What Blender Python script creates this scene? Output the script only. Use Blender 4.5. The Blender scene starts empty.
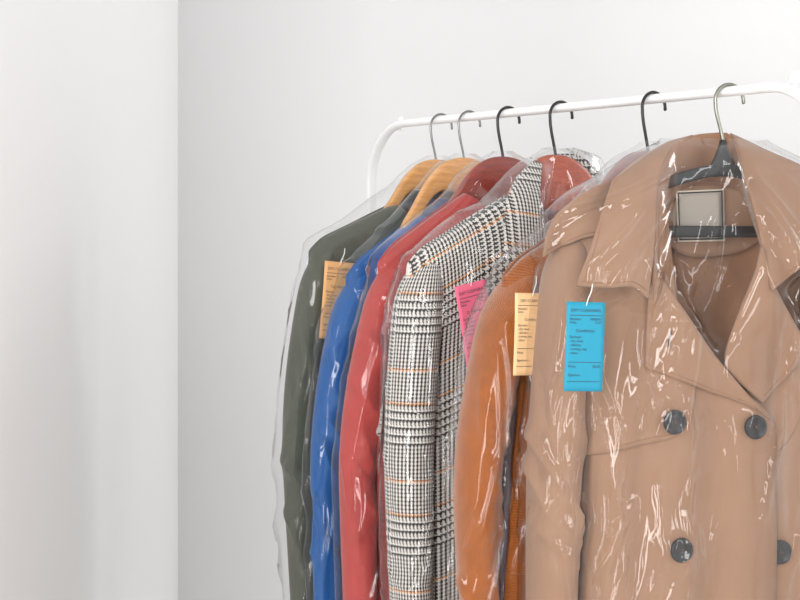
import bpy, bmesh, math, random
import numpy as np
from mathutils import Vector, Matrix

C = bpy.context.scene.collection
PI = math.pi
rng = np.random.default_rng(11)

# ------------------------------------------------------------------ place
FOC = 1700.0                       # focal length in pixels at 800 px width
CAM_Z = 1.326
RAIL_Z = 1.5
RN = np.array([0.34, -0.51]); RN = RN / np.linalg.norm(RN)   # along the rail, towards the near end
RO = np.array([0.053, 2.58])                                  # rail point of the farthest hanger
TH = math.atan2(RN[0], -RN[1])                                # yaw of the garments

def rail_pt(s):
    return RO + RN * s

# ------------------------------------------------------------------ tagging
def tag(o, label=None, cat=None, group=None, kind=None):
    if label: o['label'] = label
    if cat: o['category'] = cat
    if group: o['group'] = group
    if kind: o['kind'] = kind
    return o

def empty(name, loc=(0, 0, 0), rotz=0.0, label=None, cat=None, group=None):
    o = bpy.data.objects.new(name, None); C.objects.link(o)
    o.empty_display_size = 0.05
    o.location = loc; o.rotation_euler = (0, 0, rotz)
    return tag(o, label, cat, group)

def mesh_obj(name, verts, faces, mat, parent=None, uvs=None, smooth=True):
    me = bpy.data.meshes.new(name)
    me.from_pydata([tuple(map(float, v)) for v in verts], [], [tuple(map(int, f)) for f in faces])
    if uvs is not None:
        lay = me.uv_layers.new(name='uv')
        lay.data.foreach_set('uv', np.asarray(uvs, dtype=np.float32).ravel())
    if smooth:
        me.polygons.foreach_set('use_smooth', [True] * len(me.polygons))
    me.materials.append(mat)
    me.update()
    o = bpy.data.objects.new(name, me); C.objects.link(o)
    if parent: o.parent = parent
    return o

def grid_mesh(name, P, mat, parent=None, UV=None, closed=False, solid=0.0, flip=False, offset=-1.0, subd=0):
    """P[nv, nu, 3] rows top to bottom, columns along; closed wraps the columns (last column = first, not repeated in P;
    UV then has nu+1 columns)"""
    nv, nu = P.shape[:2]
    nc = nu if closed else nu - 1
    j, i = np.meshgrid(np.arange(nv - 1), np.arange(nc), indexing='ij')
    i2 = (i + 1) % nu if closed else i + 1
    F = np.stack([j * nu + i, (j + 1) * nu + i, (j + 1) * nu + i2, j * nu + i2], -1).reshape(-1, 4)
    if flip: F = F[:, ::-1]
    me = bpy.data.meshes.new(name)
    nf = len(F)
    me.vertices.add(nv * nu); me.vertices.foreach_set('co', P.reshape(-1).astype(np.float32))
    me.loops.add(nf * 4); me.loops.foreach_set('vertex_index', F.reshape(-1).astype(np.int32))
    me.polygons.add(nf); me.polygons.foreach_set('loop_start', np.arange(0, nf * 4, 4, dtype=np.int32))
    if UV is not None:
        ii = i + 1
        U = np.stack([UV[j, i], UV[j + 1, i], UV[j + 1, ii], UV[j, ii]], 2).reshape(-1, 4, 2)
        if flip: U = U[:, ::-1]
        lay = me.uv_layers.new(name='uv')
        lay.data.foreach_set('uv', U.reshape(-1).astype(np.float32))
    me.update(calc_edges=True); me.validate()
    me.polygons.foreach_set('use_smooth', [True] * len(me.polygons))
    me.materials.append(mat)
    o = bpy.data.objects.new(name, me); C.objects.link(o)
    if parent: o.parent = parent
    if solid:
        m = o.modifiers.new('thick', 'SOLIDIFY'); m.thickness = solid; m.offset = offset
    if subd:
        m = o.modifiers.new('sub', 'SUBSURF'); m.levels = subd; m.render_levels = subd
    return o

def sm(x, a=0.0, b=1.0):
    t = np.clip((np.asarray(x, float) - a) / (b - a), 0, 1)
    return t * t * (3 - 2 * t)

def waves(x, z, seed, n=9, fx=(20, 70), fz=(2, 9)):
    """smooth quasi random field, about -1..1"""
    r = np.random.default_rng(seed)
    out = np.zeros(np.broadcast(x, z).shape)
    for _ in range(n):
        a, b = r.uniform(*fx) * r.choice([-1, 1]), r.uniform(*fz) * r.choice([-1, 1])
        out = out + np.sin(a * x + b * z + r.uniform(0, 6.28))
    return out / math.sqrt(n) / 1.2

def creases(x, z, segs, tent=False):
    """sum of sharp folds; seg = (x0,z0,x1,z1,height,w_left,w_right,wiggle)"""
    out = np.zeros(np.broadcast(x, z).shape)
    for (x0, z0, x1, z1, h, w1, w2, wg) in segs:
        dx, dz = x1 - x0, z1 - z0
        L = math.hypot(dx, dz); dx /= L; dz /= L
        t = ((x - x0) * dx + (z - z0) * dz) / L
        d = (x - x0) * (-dz) + (z - z0) * dx
        d = d + wg * np.sin(t * 7 + x0 * 91)
        if tent: prof = np.clip(1 - np.where(d > 0, d / (1.6 * w1), -d / (1.6 * w2)), 0, 1)
        else: prof = np.where(d > 0, np.exp(-np.abs(d) / w1), np.exp(-np.abs(d) / w2))
        tp = np.where((t > 0) & (t < 1), np.sin(PI * np.clip(t, 0, 1)) ** 0.6, 0)
        out = out + h * prof * tp
    return out

def resample(pts, n):
    pts = np.asarray(pts, float)
    if len(pts) == 2:
        t = np.linspace(0, 1, n)[:, None]
        return pts[0] * (1 - t) + pts[1] * t
    # Catmull-Rom through the points, then even spacing
    ext = np.vstack([2 * pts[0] - pts[1], pts, 2 * pts[-1] - pts[-2]])
    out = []
    for k in range(len(pts) - 1):
        p0, p1, p2, p3 = ext[k:k + 4]
        for t in np.linspace(0, 1, 16, endpoint=False):
            out.append(0.5 * (2 * p1 + (p2 - p0) * t + (2 * p0 - 5 * p1 + 4 * p2 - p3) * t * t + (3 * p1 - p0 - 3 * p2 + p3) * t ** 3))
    out.append(pts[-1]); out = np.array(out)
    s = np.concatenate([[0], np.cumsum(np.linalg.norm(np.diff(out, axis=0), axis=1))])
    tt = np.linspace(0, s[-1], n)
    return np.stack([np.interp(tt, s, out[:, k]) for k in range(out.shape[1])], 1)

def coons(top, bottom, left, right, nu, nv):
    """top/bottom run left to right, left/right run top to bottom"""
    T, B = resample(top, nu), resample(bottom, nu)
    L, R = resample(left, nv), resample(right, nv)
    u = np.linspace(0, 1, nu)[None, :, None]; v = np.linspace(0, 1, nv)[:, None, None]
    S = (1 - v) * T[None] + v * B[None] + (1 - u) * L[:, None] + u * R[:, None]
    S -= (1 - u) * (1 - v) * T[0] + u * (1 - v) * T[-1] + (1 - u) * v * B[0] + u * v * B[-1]
    return S

def tube(path, r, n=12, r2=None, fixed=None):
    """verts/faces of a swept tube; fixed = constant second axis (planar path), r2 = radius along it"""
    path = np.asarray(path, float); m = len(path)
    r = np.broadcast_to(np.asarray(r, float), (m,)); r2 = r if r2 is None else np.broadcast_to(np.asarray(r2, float), (m,))
    T = np.gradient(path, axis=0); T /= np.linalg.norm(T, axis=1)[:, None]
    V = []
    prev = None
    for k in range(m):
        if fixed is not None:
            b = np.asarray(fixed, float); a = np.cross(b, T[k])
        else:
            if prev is None:
                h = np.array([0, 0, 1.]) if abs(T[k][2]) < 0.9 else np.array([1., 0, 0])
            else:
                h = prev
            b = h - T[k] * h.dot(T[k]); b /= np.linalg.norm(b); prev = b
            a = np.cross(b, T[k])
        for q in range(n):
            an = 2 * PI * q / n
            V.append(path[k] + a * math.cos(an) * r[k] + b * math.sin(an) * r2[k])
    F = [(k * n + q, k * n + (q + 1) % n, (k + 1) * n + (q + 1) % n, (k + 1) * n + q) for k in range(m - 1) for q in range(n)]
    F.append(tuple(range(n))[::-1]); F.append(tuple((m - 1) * n + q for q in range(n)))
    return V, F

def tube_obj(name, path, r, mat, parent=None, n=12, r2=None, fixed=None):
    V, F = tube(path, r, n, r2, fixed)
    return mesh_obj(name, V, F, mat, parent)

def ball(c, r, n=14, squash=1.0):
    bm = bmesh.new(); bmesh.ops.create_uvsphere(bm, u_segments=n, v_segments=n // 2 + 2, radius=r)
    V = [(v.co.x + c[0], v.co.y + c[1], v.co.z * squash + c[2]) for v in bm.verts]
    F = [[v.index for v in f.verts] for f in bm.faces]
    bm.free(); return V, F

def merge(*parts):
    V, F = [], []
    for v, f in parts:
        o = len(V); V += [tuple(p) for p in v]; F += [tuple(q + o for q in g) for g in f]
    return V, F

def box(x0, x1, y0, y1, z0, z1):
    V = [(x, y, z) for x in (x0, x1) for y in (y0, y1) for z in (z0, z1)]
    F = [(0, 1, 3, 2), (4, 6, 7, 5), (0, 4, 5, 1), (2, 3, 7, 6), (0, 2, 6, 4), (1, 5, 7, 3)]
    return V, F

# ------------------------------------------------------------------ materials
class NT:
    def __init__(self, name):
        self.m = bpy.data.materials.new(name); self.m.use_nodes = True
        self.t = self.m.node_tree; self.t.nodes.clear()
        self.out = self.n('ShaderNodeOutputMaterial')
    def n(self, typ, **kw):
        nd = self.t.nodes.new(typ)
        for k, v in kw.items(): setattr(nd, k, v)
        return nd
    def l(self, a, b): self.t.links.new(a, b)
    def val(self, sock, v):
        if hasattr(v, 'is_linked'): self.l(v, sock)
        else: sock.default_value = v
    def math(self, op, a, b=0.0, c=0.0):
        nd = self.n('ShaderNodeMath', operation=op)
        self.val(nd.inputs[0], a); self.val(nd.inputs[1], b)
        if len(nd.inputs) > 2: self.val(nd.inputs[2], c)
        return nd.outputs[0]
    def mix(self, f, a, b):
        nd = self.n('ShaderNodeMix', data_type='RGBA')
        self.val(nd.inputs[0], f); self.val(nd.inputs[6], a); self.val(nd.inputs[7], b)
        return nd.outputs[2]
    def noise(self, scale, detail=3.0, rough=0.55, coord='Object', stretch=(1, 1, 1)):
        tc = self.n('ShaderNodeTexCoord'); mp = self.n('ShaderNodeMapping')
        mp.inputs['Scale'].default_value = stretch
        self.l(tc.outputs[coord], mp.inputs[0])
        nz = self.n('ShaderNodeTexNoise'); nz.inputs['Scale'].default_value = scale
        nz.inputs['Detail'].default_value = detail; nz.inputs['Roughness'].default_value = rough
        self.l(mp.outputs[0], nz.inputs['Vector'])
        return nz.outputs['Fac']
    def bump(self, h, strength=0.3, dist=0.001):
        b = self.n('ShaderNodeBump'); b.inputs['Strength'].default_value = strength; b.inputs['Distance'].default_value = dist
        self.l(h, b.inputs['Height']); return b.outputs[0]
    def principled(self, col, rough=0.8, normal=None, **kw):
        p = self.n('ShaderNodeBsdfPrincipled')
        self.val(p.inputs['Base Color'], col); self.val(p.inputs['Roughness'], rough)
        for k, v in kw.items(): self.val(p.inputs[k.replace('_', ' ')], v)
        if normal is not None: self.l(normal, p.inputs['Normal'])
        self.l(p.outputs[0], self.out.inputs[0]); return p

def rgb(r, g, b):
    f = lambda c: c / 12.92 if c <= 0.04045 else ((c + 0.055) / 1.055) ** 2.4
    return (f(r / 255), f(g / 255), f(b / 255), 1)

def m_plain(name, col, rough=0.5, **kw):
    t = NT(name); nz = t.noise(30, 2)
    c = t.mix(nz, tuple(x * 0.97 for x in col[:3]) + (1,), tuple(min(1, x * 1.03) for x in col[:3]) + (1,))
    t.principled(c, rough, **kw); return t.m

def m_cloth(name, col, rough=0.85, var=0.12, weave=900, strength=0.25, sheen=0.2, coarse=40, slant=False):
    t = NT(name)
    a = t.noise(coarse, 4); g = t.noise(weave, 2)
    if slant:                                           # twill ribs
        tc = t.n('ShaderNodeTexCoord'); wv = t.n('ShaderNodeTexWave', wave_type='BANDS', bands_direction='DIAGONAL')
        wv.inputs['Scale'].default_value = 190; wv.inputs['Distortion'].default_value = 4.0
        wv.inputs['Detail'].default_value = 2; wv.inputs['Detail Scale'].default_value = 3
        t.l(tc.outputs['UV'], wv.inputs['Vector'])
        g = t.math('ADD', t.math('MULTIPLY', wv.outputs['Fac'], 0.6), g)
    f = t.math('ADD', t.math('MULTIPLY', a, 0.3 if slant else 0.6), t.math('MULTIPLY', g, 0.42 if slant else 0.4))
    lo = tuple(x * (1 - var) for x in col[:3]) + (1,); hi = tuple(min(1, x * (1 + var)) for x in col[:3]) + (1,)
    r = t.n('ShaderNodeMapRange'); r.inputs[1].default_value = 0.3; r.inputs[2].default_value = 0.75
    t.l(f, r.inputs[0])
    t.principled(t.mix(r.outputs[0], lo, hi), rough, t.bump(g, strength, 0.0012), Sheen_Weight=sheen, Sheen_Roughness=0.5, Specular_IOR_Level=0.3)
    return t.m

def m_wood(name, col, dark):
    t = NT(name)
    f = t.noise(26, 5, 0.6, 'Object', (1.0, 3, 7))
    g = t.noise(160, 3, 0.6, 'Object', (0.5, 6, 6))
    f = t.math('ADD', t.math('MULTIPLY', f, 0.7), t.math('MULTIPLY', g, 0.3))
    r = t.n('ShaderNodeMapRange'); r.inputs[1].default_value = 0.35; r.inputs[2].default_value = 0.65
    t.l(f, r.inputs[0])
    t.principled(t.mix(r.outputs[0], dark, col), 0.32, t.bump(g, 0.1, 0.0006), Coat_Weight=0.4, Coat_Roughness=0.15)
    return t.m

def m_check(name):
    """glen check woven thread by thread: warp and weft sequences in a 2/2 twill"""
    t = NT(name)
    tc = t.n('ShaderNodeTexCoord'); sp = t.n('ShaderNodeSeparateXYZ'); t.l(tc.outputs['UV'], sp.inputs[0])
    TH_ = 0.00125
    i = t.math('FLOOR', t.math('DIVIDE', t.math('ADD', sp.outputs[0], 4.0), TH_))
    j = t.math('FLOOR', t.math('DIVIDE', t.math('ADD', sp.outputs[1], 4.0), TH_))
    def seq(k, shift, na):
        k = t.math('ADD', k, shift)
        p = t.math('MODULO', k, 112)
        secB = t.math('GREATER_THAN', p, na - 0.5)                         # na threads of 4/4, the rest of 2/2
        d4 = t.math('LESS_THAN', t.math('MODULO', p, 8), 3.5)
        d2 = t.math('LESS_THAN', t.math('MODULO', p, 4), 1.5)
        dark = t.math('ADD', t.math('MULTIPLY', d4, t.math('SUBTRACT', 1, secB)), t.math('MULTIPLY', d2, secB))
        tan = t.math('ADD', t.math('COMPARE', p, 43, 1.2), t.math('COMPARE', p, 77, 1.2))
        return dark, t.math('MINIMUM', tan, 1.0)
    wd, wt = seq(i, 56, 56); fd, ft = seq(j, 26, 40)
    over = t.math('LESS_THAN', t.math('MODULO', t.math('ADD', i, j), 4), 1.5)
    white, black, tanc = rgb(216, 212, 206), rgb(22, 21, 24), rgb(204, 134, 66)
    cw = t.mix(wd, white, black); cf = t.mix(ft, t.mix(fd, white, black), tanc)
    c = t.mix(over, cf, cw)
    g = t.noise(1100, 2)
    c = t.mix(t.math('MULTIPLY', g, 0.12), c, rgb(130, 126, 124))
    t.principled(c, 0.9, t.bump(g, 0.3, 0.001), Sheen_Weight=0.2, Specular_IOR_Level=0.25)
    return t.m

def m_film(name, seed, haze=0.007, base=0.038, rough=0.06):
    """clear crinkled polythene: transparent, glossy by facing angle, slightly milky"""
    t = NT(name)
    tc = t.n('ShaderNodeTexCoord')
    def ridged(sc, det, stretch, dist):
        mp = t.n('ShaderNodeMapping'); mp.inputs['Location'].default_value = (seed * 3.7, seed * 1.3, seed)
        mp.inputs['Scale'].default_value = stretch
        t.l(tc.outputs['Object'], mp.inputs[0])
        nz = t.n('ShaderNodeTexNoise', noise_type='RIDGED_MULTIFRACTAL')
        nz.inputs['Scale'].default_value = sc; nz.inputs['Detail'].default_value = det; nz.inputs['Roughness'].default_value = 0.55
        nz.inputs['Distortion'].default_value = dist
        t.l(mp.outputs[0], nz.inputs['Vector']); return nz.outputs['Fac']
    a = ridged(30, 2, (1, 1, 0.16), 0.4)          # hanging streaks
    b = ridged(22, 3, (1, 1, 0.55), 0.9)          # crumples
    pat = t.noise(9, 2)                            # smoother and more crumpled patches
    m = t.n('ShaderNodeMapRange'); m.inputs[1].default_value = 0.4; m.inputs[2].default_value = 0.62; t.l(pat, m.inputs[0])
    pat2 = t.noise(14, 2, 0.5, 'Object', (1, 1, 0.3))
    m2 = t.n('ShaderNodeMapRange'); m2.inputs[1].default_value = 0.42; m2.inputs[2].default_value = 0.6; m2.inputs[3].default_value = 0.06; t.l(pat2, m2.inputs[0])
    h = t.math('ADD', t.math('MULTIPLY', t.math('MULTIPLY', a, 0.42), m2.outputs[0]), t.math('MULTIPLY', t.math('MULTIPLY', b, 0.45), m.outputs[0]))
    nrm = t.bump(h, 0.8, 0.0045)
    lw = t.n('ShaderNodeLayerWeight'); lw.inputs[0].default_value = 0.5; t.l(nrm, lw.inputs['Normal'])
    fr = t.math('ADD', base, t.math('MULTIPLY', 0.9, t.math('POWER', lw.outputs['Facing'], 3.2)))
    tr = t.n('ShaderNodeBsdfTransparent'); tr.inputs[0].default_value = (1, 1, 1, 1)
    gl = t.n('ShaderNodeBsdfGlossy'); gl.inputs['Roughness'].default_value = rough; t.l(nrm, gl.inputs['Normal'])
    df = t.n('ShaderNodeBsdfDiffuse'); df.inputs[0].default_value = (0.95, 0.95, 0.96, 1)
    m1 = t.n('ShaderNodeMixShader'); m1.inputs[0].default_value = haze
    t.l(tr.outputs[0], m1.inputs[1]); t.l(df.outputs[0], m1.inputs[2])
    m2 = t.n('ShaderNodeMixShader'); t.l(fr, m2.inputs[0]); t.l(m1.outputs[0], m2.inputs[1]); t.l(gl.outputs[0], m2.inputs[2])
    t.l(m2.outputs[0], t.out.inputs[0])
    return t.m

def m_wall(name, col):
    t = NT(name)
    a = t.noise(1.2, 3); g = t.noise(260, 3)
    c = t.mix(a, tuple(x * 0.985 for x in col[:3]) + (1,), col)
    t.principled(c, 0.75, t.bump(g, 0.06, 0.0008), Specular_IOR_Level=0.25); return t.m

M_white = m_plain('white_enamel', (0.92, 0.92, 0.92, 1), 0.3)
M_chrome = m_plain('brushed_steel', (0.24, 0.24, 0.23, 1), 0.3, Metallic=1.0)
M_nickel = m_plain('greenish_nickel', (0.29, 0.29, 0.25, 1), 0.32, Metallic=1.0)
M_blackmetal = m_plain('black_metal', (0.012, 0.012, 0.013, 1), 0.35)
M_blackplastic = m_plain('black_plastic', (0.022, 0.022, 0.024, 1), 0.45)
M_wood_light = m_wood('pale_beech', rgb(222, 168, 104), rgb(196, 136, 76))
M_wood_red = m_wood('cherry_wood', rgb(150, 50, 30), rgb(114, 32, 20))
M_wood_orange = m_wood('orange_wood', rgb(182, 72, 22), rgb(146, 48, 12))

# ------------------------------------------------------------------ setting
def struct(name, V, F, mat):
    o = mesh_obj(name, V, F, mat, smooth=False); o['kind'] = 'structure'; return o

WY = 3.75; WX = -222 / FOC * 3.75
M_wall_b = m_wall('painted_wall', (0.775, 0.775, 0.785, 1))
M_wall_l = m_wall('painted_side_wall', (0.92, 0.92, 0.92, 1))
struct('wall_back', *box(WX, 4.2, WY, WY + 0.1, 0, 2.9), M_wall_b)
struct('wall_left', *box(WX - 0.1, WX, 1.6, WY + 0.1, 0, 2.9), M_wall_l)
M_floor = m_wood('floor_boards', rgb(236, 232, 226), rgb(226, 220, 212))
struct('ceiling', *box(WX - 0.1, 4.2, 0.6, WY + 0.1, 2.9, 2.96), M_wall_b)
struct('floor', *box(WX - 0.1, 4.2, -1.2, WY + 0.1, -0.06, 0), M_floor)

# ------------------------------------------------------------------ clothes rack (built in rail coordinates: X along the rail towards the viewer)
rack = empty('clothes_rack', (RO[0], RO[1], 0), math.atan2(RN[1], RN[0]),
             'white tubular metal clothes rack with rounded corners holding the coats', 'clothes rack')
s0, s1, R = -0.180, 0.785, 0.095
path = [(s0, 0, 0.02)] + [(s0, 0, z) for z in np.linspace(0.1, RAIL_Z - R - 0.01, 12)]
path += [(s0 + R - R * math.cos(a), 0, RAIL_Z - R + R * math.sin(a)) for a in np.linspace(0, PI / 2, 18)]
path += [(s, 0, RAIL_Z) for s in np.linspace(s0 + R + 0.02, s1 - R - 0.02, 20)]
path += [(s1 - R + R * math.sin(a), 0, RAIL_Z - R + R * math.cos(a)) for a in np.linspace(0, PI / 2, 18)]
path += [(s1, 0, z) for z in np.linspace(RAIL_Z - R - 0.01, 0.1, 12)] + [(s1, 0, 0.02)]
tube_obj('frame_tube', path, 0.0062, M_white, rack, 20, 0.0088, (0, 1, 0))
for s in (s0, s1):
    f = [(s, y, 0.012) for y in np.linspace(-0.22, 0.22, 12)]
    tube_obj('foot_bar', f, 0.012, M_white, rack, 14)
tube_obj('lower_bar', [(s, 0, 0.16) for s in np.linspace(s0, s1, 8)], 0.0075, M_white, rack, 14)
for (s, dz, r) in ((s0 + R - 0.018, -0.006, 0.0042), (s1 - R + 0.036, -0.0085, 0.0078)):
    zb = RAIL_Z + dz
    st = tube([(s, 0.004, zb - 0.004), (s, 0.006, zb + 0.010)], 0.0026, 10)
    mesh_obj('end_knob', *merge(st, ball((s, 0.006, zb + 0.010 + r), r)), M_white, rack)

# ------------------------------------------------------------------ hangers
HOOK_R, HOOK_CX = 0.0195, 0.009
def solve_s(px, rot):
    """rail position whose hanger centre stands at photograph column px"""
    lo, hi = -0.3, 1.2
    for _ in range(60):
        m = (lo + hi) / 2; p = hook_loc(m, rot)
        if p[0] / p[1] * FOC + 400 < px: lo = m
        else: hi = m
    return m
def hook_loc(s, rot):
    p = rail_pt(s); return (p[0] - HOOK_CX * math.cos(rot), p[1] - HOOK_CX * math.sin(rot), RAIL_Z)
def hook_path(z_end):
    top = 0.0062 + 0.0022
    cz = top - HOOK_R
    pts = []
    for a in np.linspace(math.radians(-4), math.radians(188), 30):
        pts.append((HOOK_CX + HOOK_R * math.cos(a), 0, cz + HOOK_R * math.sin(a)))
    xl = HOOK_CX - HOOK_R
    z = pts[-1][2]
    for t in np.linspace(0.08, 1, 14):
        e = t * t * (3 - 2 * t)
        zz = z + (z_end - z) * t
        xx = pts[29][0] + (0.0 - pts[29][0]) * e
        pts.append((xx, 0, zz))
    return pts

def make_hanger(name, loc, rot, wood, metal, r_hook, label, span, z_hump, hump_w, hump_drop, tip_z, group, thick=0.011, board=0.045):
    h = empty(name, loc, rot, label, 'hanger', group)
    pth = hook_path(z_hump - 0.012)
    rr = np.full(len(pth), r_hook)
    ob = mesh_obj('hook', *merge(tube(pth, rr, 12), ball(pth[0], r_hook * 1.12, 10)), metal, h)
    # flat board of wood: rounded hump, arms sloping to the shoulders
    xs = np.concatenate([np.linspace(-span, -0.07, 26), np.linspace(-0.065, 0.065, 41), np.linspace(0.07, span, 26)])
    ax = np.abs(xs)
    hump = z_hump - hump_drop * np.clip(ax / hump_w, 0, 1.6) ** 2.3
    zn = z_hump - hump_drop
    arm = zn - (ax - hump_w) * (zn - tip_z) / (span - hump_w)
    k = sm(ax, hump_w * 0.8, hump_w * 1.35)
    ztop = hump * (1 - k) + np.minimum(arm, hump + 0.01) * k
    hgt = board * (1 - 0.55 * sm(ax, hump_w, span)) * (1 - 0.55 * sm(ax, span - 0.02, span))
    hgt = hgt + 0.02 * (1 - sm(ax, 0.0, 0.06))
    tk = thick * (1 + 0.5 * sm(ax, 0.08, span))
    yb = -0.002 * (ax / span) ** 2
    n = 20
    P = np.zeros((n, len(xs), 3))
    for q in range(n):
        an = 2 * PI * q / n
        c, s_ = math.cos(an), math.sin(an)
        e = 0.55
        yy = np.sign(c) * abs(c) ** e; zz = np.sign(s_) * abs(s_) ** e
        P[q, :, 0] = xs; P[q, :, 1] = yb + tk * 0.5 * yy; P[q, :, 2] = ztop - hgt * 0.5 + hgt * 0.5 * zz
    V = P.transpose(1, 0, 2).reshape(-1, 3)
    m = len(xs)
    F = [(i * n + q, i * n + (q + 1) % n, (i + 1) * n + (q + 1) % n, (i + 1) * n + q) for i in range(m - 1) for q in range(n)]
    F += [tuple(range(n))[::-1], tuple((m - 1) * n + q for q in range(n))]
    mesh_obj('shoulder_board', V, F, wood, h)
    return h

TR = math.radians(20)
ROT = [TH, TH, TH, TH, TH, TR]
HS = [solve_s(px, r) for px, r in zip((436.5, 464.5, 503.5, 556, 648.5, 723), ROT)]
def hloc(s):
    return hook_loc(s, ROT[HS.index(s)])

# ------------------------------------------------------------------ coats
class Shape:
    """analytic coat body; local X along the shoulders, -Y the front, Z from the rail down"""
    def __init__(s, w, xn, z_neck, z_tip, b, L, neck_drop=0.04, fold=0.006, seed=1, flare=0.02, swell=0.0, b0=0.003, ncut=0.9, pit=0.030, fl0=0.2, fl1=None):
        s.fl0, s.fl1 = fl0, fl1
        s.swell = swell; s.ncut = ncut; s.pit = pit
        s.w, s.xn, s.zn, s.zt, s.b, s.L, s.nd, s.fold, s.seed, s.flare, s.b0 = w, xn, z_neck, z_tip, b, L, neck_drop, fold, seed, flare, b0
        s.slope = (z_neck - z_tip) / (w - xn)
    def zlin(s, x, D=0.0):
        ax = np.abs(x)
        z = s.zn - (ax - s.xn) * s.slope - 0.012 * sm(ax, s.w - 0.04, s.w + 0.005) ** 1.5
        z = np.where(ax < s.xn, s.zn + (s.xn - ax) * s.slope * 0.5, z)
        k = sm(D, 0.3, 0.8)
        return z * (1 - k) + (s.zn - 0.1 * s.slope) * k
    def ztop(s, x, front):
        ax = np.abs(x)
        cut = np.where(ax < s.xn, 1 - (ax / s.xn), 0.0)
        drop = np.where(front, s.nd, 0.012)
        return np.minimum(s.zlin(x), s.zn + 0 * ax) - np.where(ax < s.xn, drop * np.where(front, cut ** s.ncut, np.sqrt(cut)), 0)
    def half(s, D):
        return s.w - 0.006 - s.pit * sm(D, 0.02, 0.16) + s.flare * sm(D, s.fl0, s.L if s.fl1 is None else s.fl1)
    def depth(s, D, ax):
        r = np.sqrt(np.clip(1 - (1 - np.clip(D / 0.085, 0, 1)) ** 2, 0, 1))
        b0 = s.b0 + (s.b * 0.72) * (1 - sm(ax, s.xn * 0.5, s.xn * 1.25))
        return b0 + (s.b - b0) * r + s.swell * sm(D, 0.2, 0.7)
    def folds(s, x, D, front):
        f = waves(x, D, s.seed + (0 if front else 50), 7, (25, 80), (0.5, 4))
        g = waves(x, D, s.seed + 9 + (0 if front else 50), 8, (20, 60), (15, 45))
        return s.fold * (f * (0.35 + 1.0 * sm(D, 0.12, 0.6)) + 0.35 * g)
    def yf(s, x, z, front=True):
        D = np.clip(s.zlin(x) - z, 0, None)
        D = np.clip(s.zlin(x, D) - z, 0, None)
        a = s.half(D)
        q = np.clip(1 - np.clip(np.abs(x) / a, 0, 1) ** 2.6, 0, 1) ** (1 / 2.6)
        y = s.depth(D, np.abs(x)) * q
        return -(y + s.folds(x, D, True) * q) if front else y

def body_mesh(sh, name, mat, parent, solid=0.003):
    nu = 120
    ph = np.linspace(0, 2 * PI, nu, endpoint=False) + PI / 2           # seam at the back centre
    D = np.concatenate([[0, 0.003, 0.007, 0.012, 0.02, 0.03, 0.042, 0.056, 0.072], np.linspace(0.09, sh.L, 70)])
    cx = np.sign(np.cos(ph)) * np.abs(np.cos(ph)) ** (2 / 2.6); sy = np.sign(np.sin(ph)) * np.abs(np.sin(ph)) ** (2 / 2.6)
    P = np.zeros((len(D), nu, 3)); UV = np.zeros((len(D), nu + 1, 2))
    front = sy < 0
    for j, d in enumerate(D):
        a = sh.half(d); x = a * cx
        zl = sh.zlin(x, d)
        zt = sh.ztop(x, front)
        k = sm(d, 0.0, 0.30) if sh.nd > 0.1 else sm(d, 0.0, 0.16)
        z = (zt - d) * (1 - k) + np.minimum(zl - d, zt - d * 0.3) * k
        dd = np.clip(sh.zlin(x, d) - z, 0, None)
        f = np.where(front, sh.folds(x, d, True), sh.folds(x, d, False))
        y = (sh.depth(dd, np.abs(x)) + f * np.abs(sy)) * sy
        P[j, :, 0], P[j, :, 1], P[j, :, 2] = x, y, z
        arc = np.concatenate([[0], np.cumsum(np.hypot(np.diff(np.append(x, x[0])), np.diff(np.append(y, y[0]))))])
        UV[j, :, 0] = np.append(x, x[0]); UV[j, :nu, 1] = -dd; UV[j, nu, 1] = -dd[0]
    return grid_mesh(name, P, mat, parent, UV, True, solid, flip=True)

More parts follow.
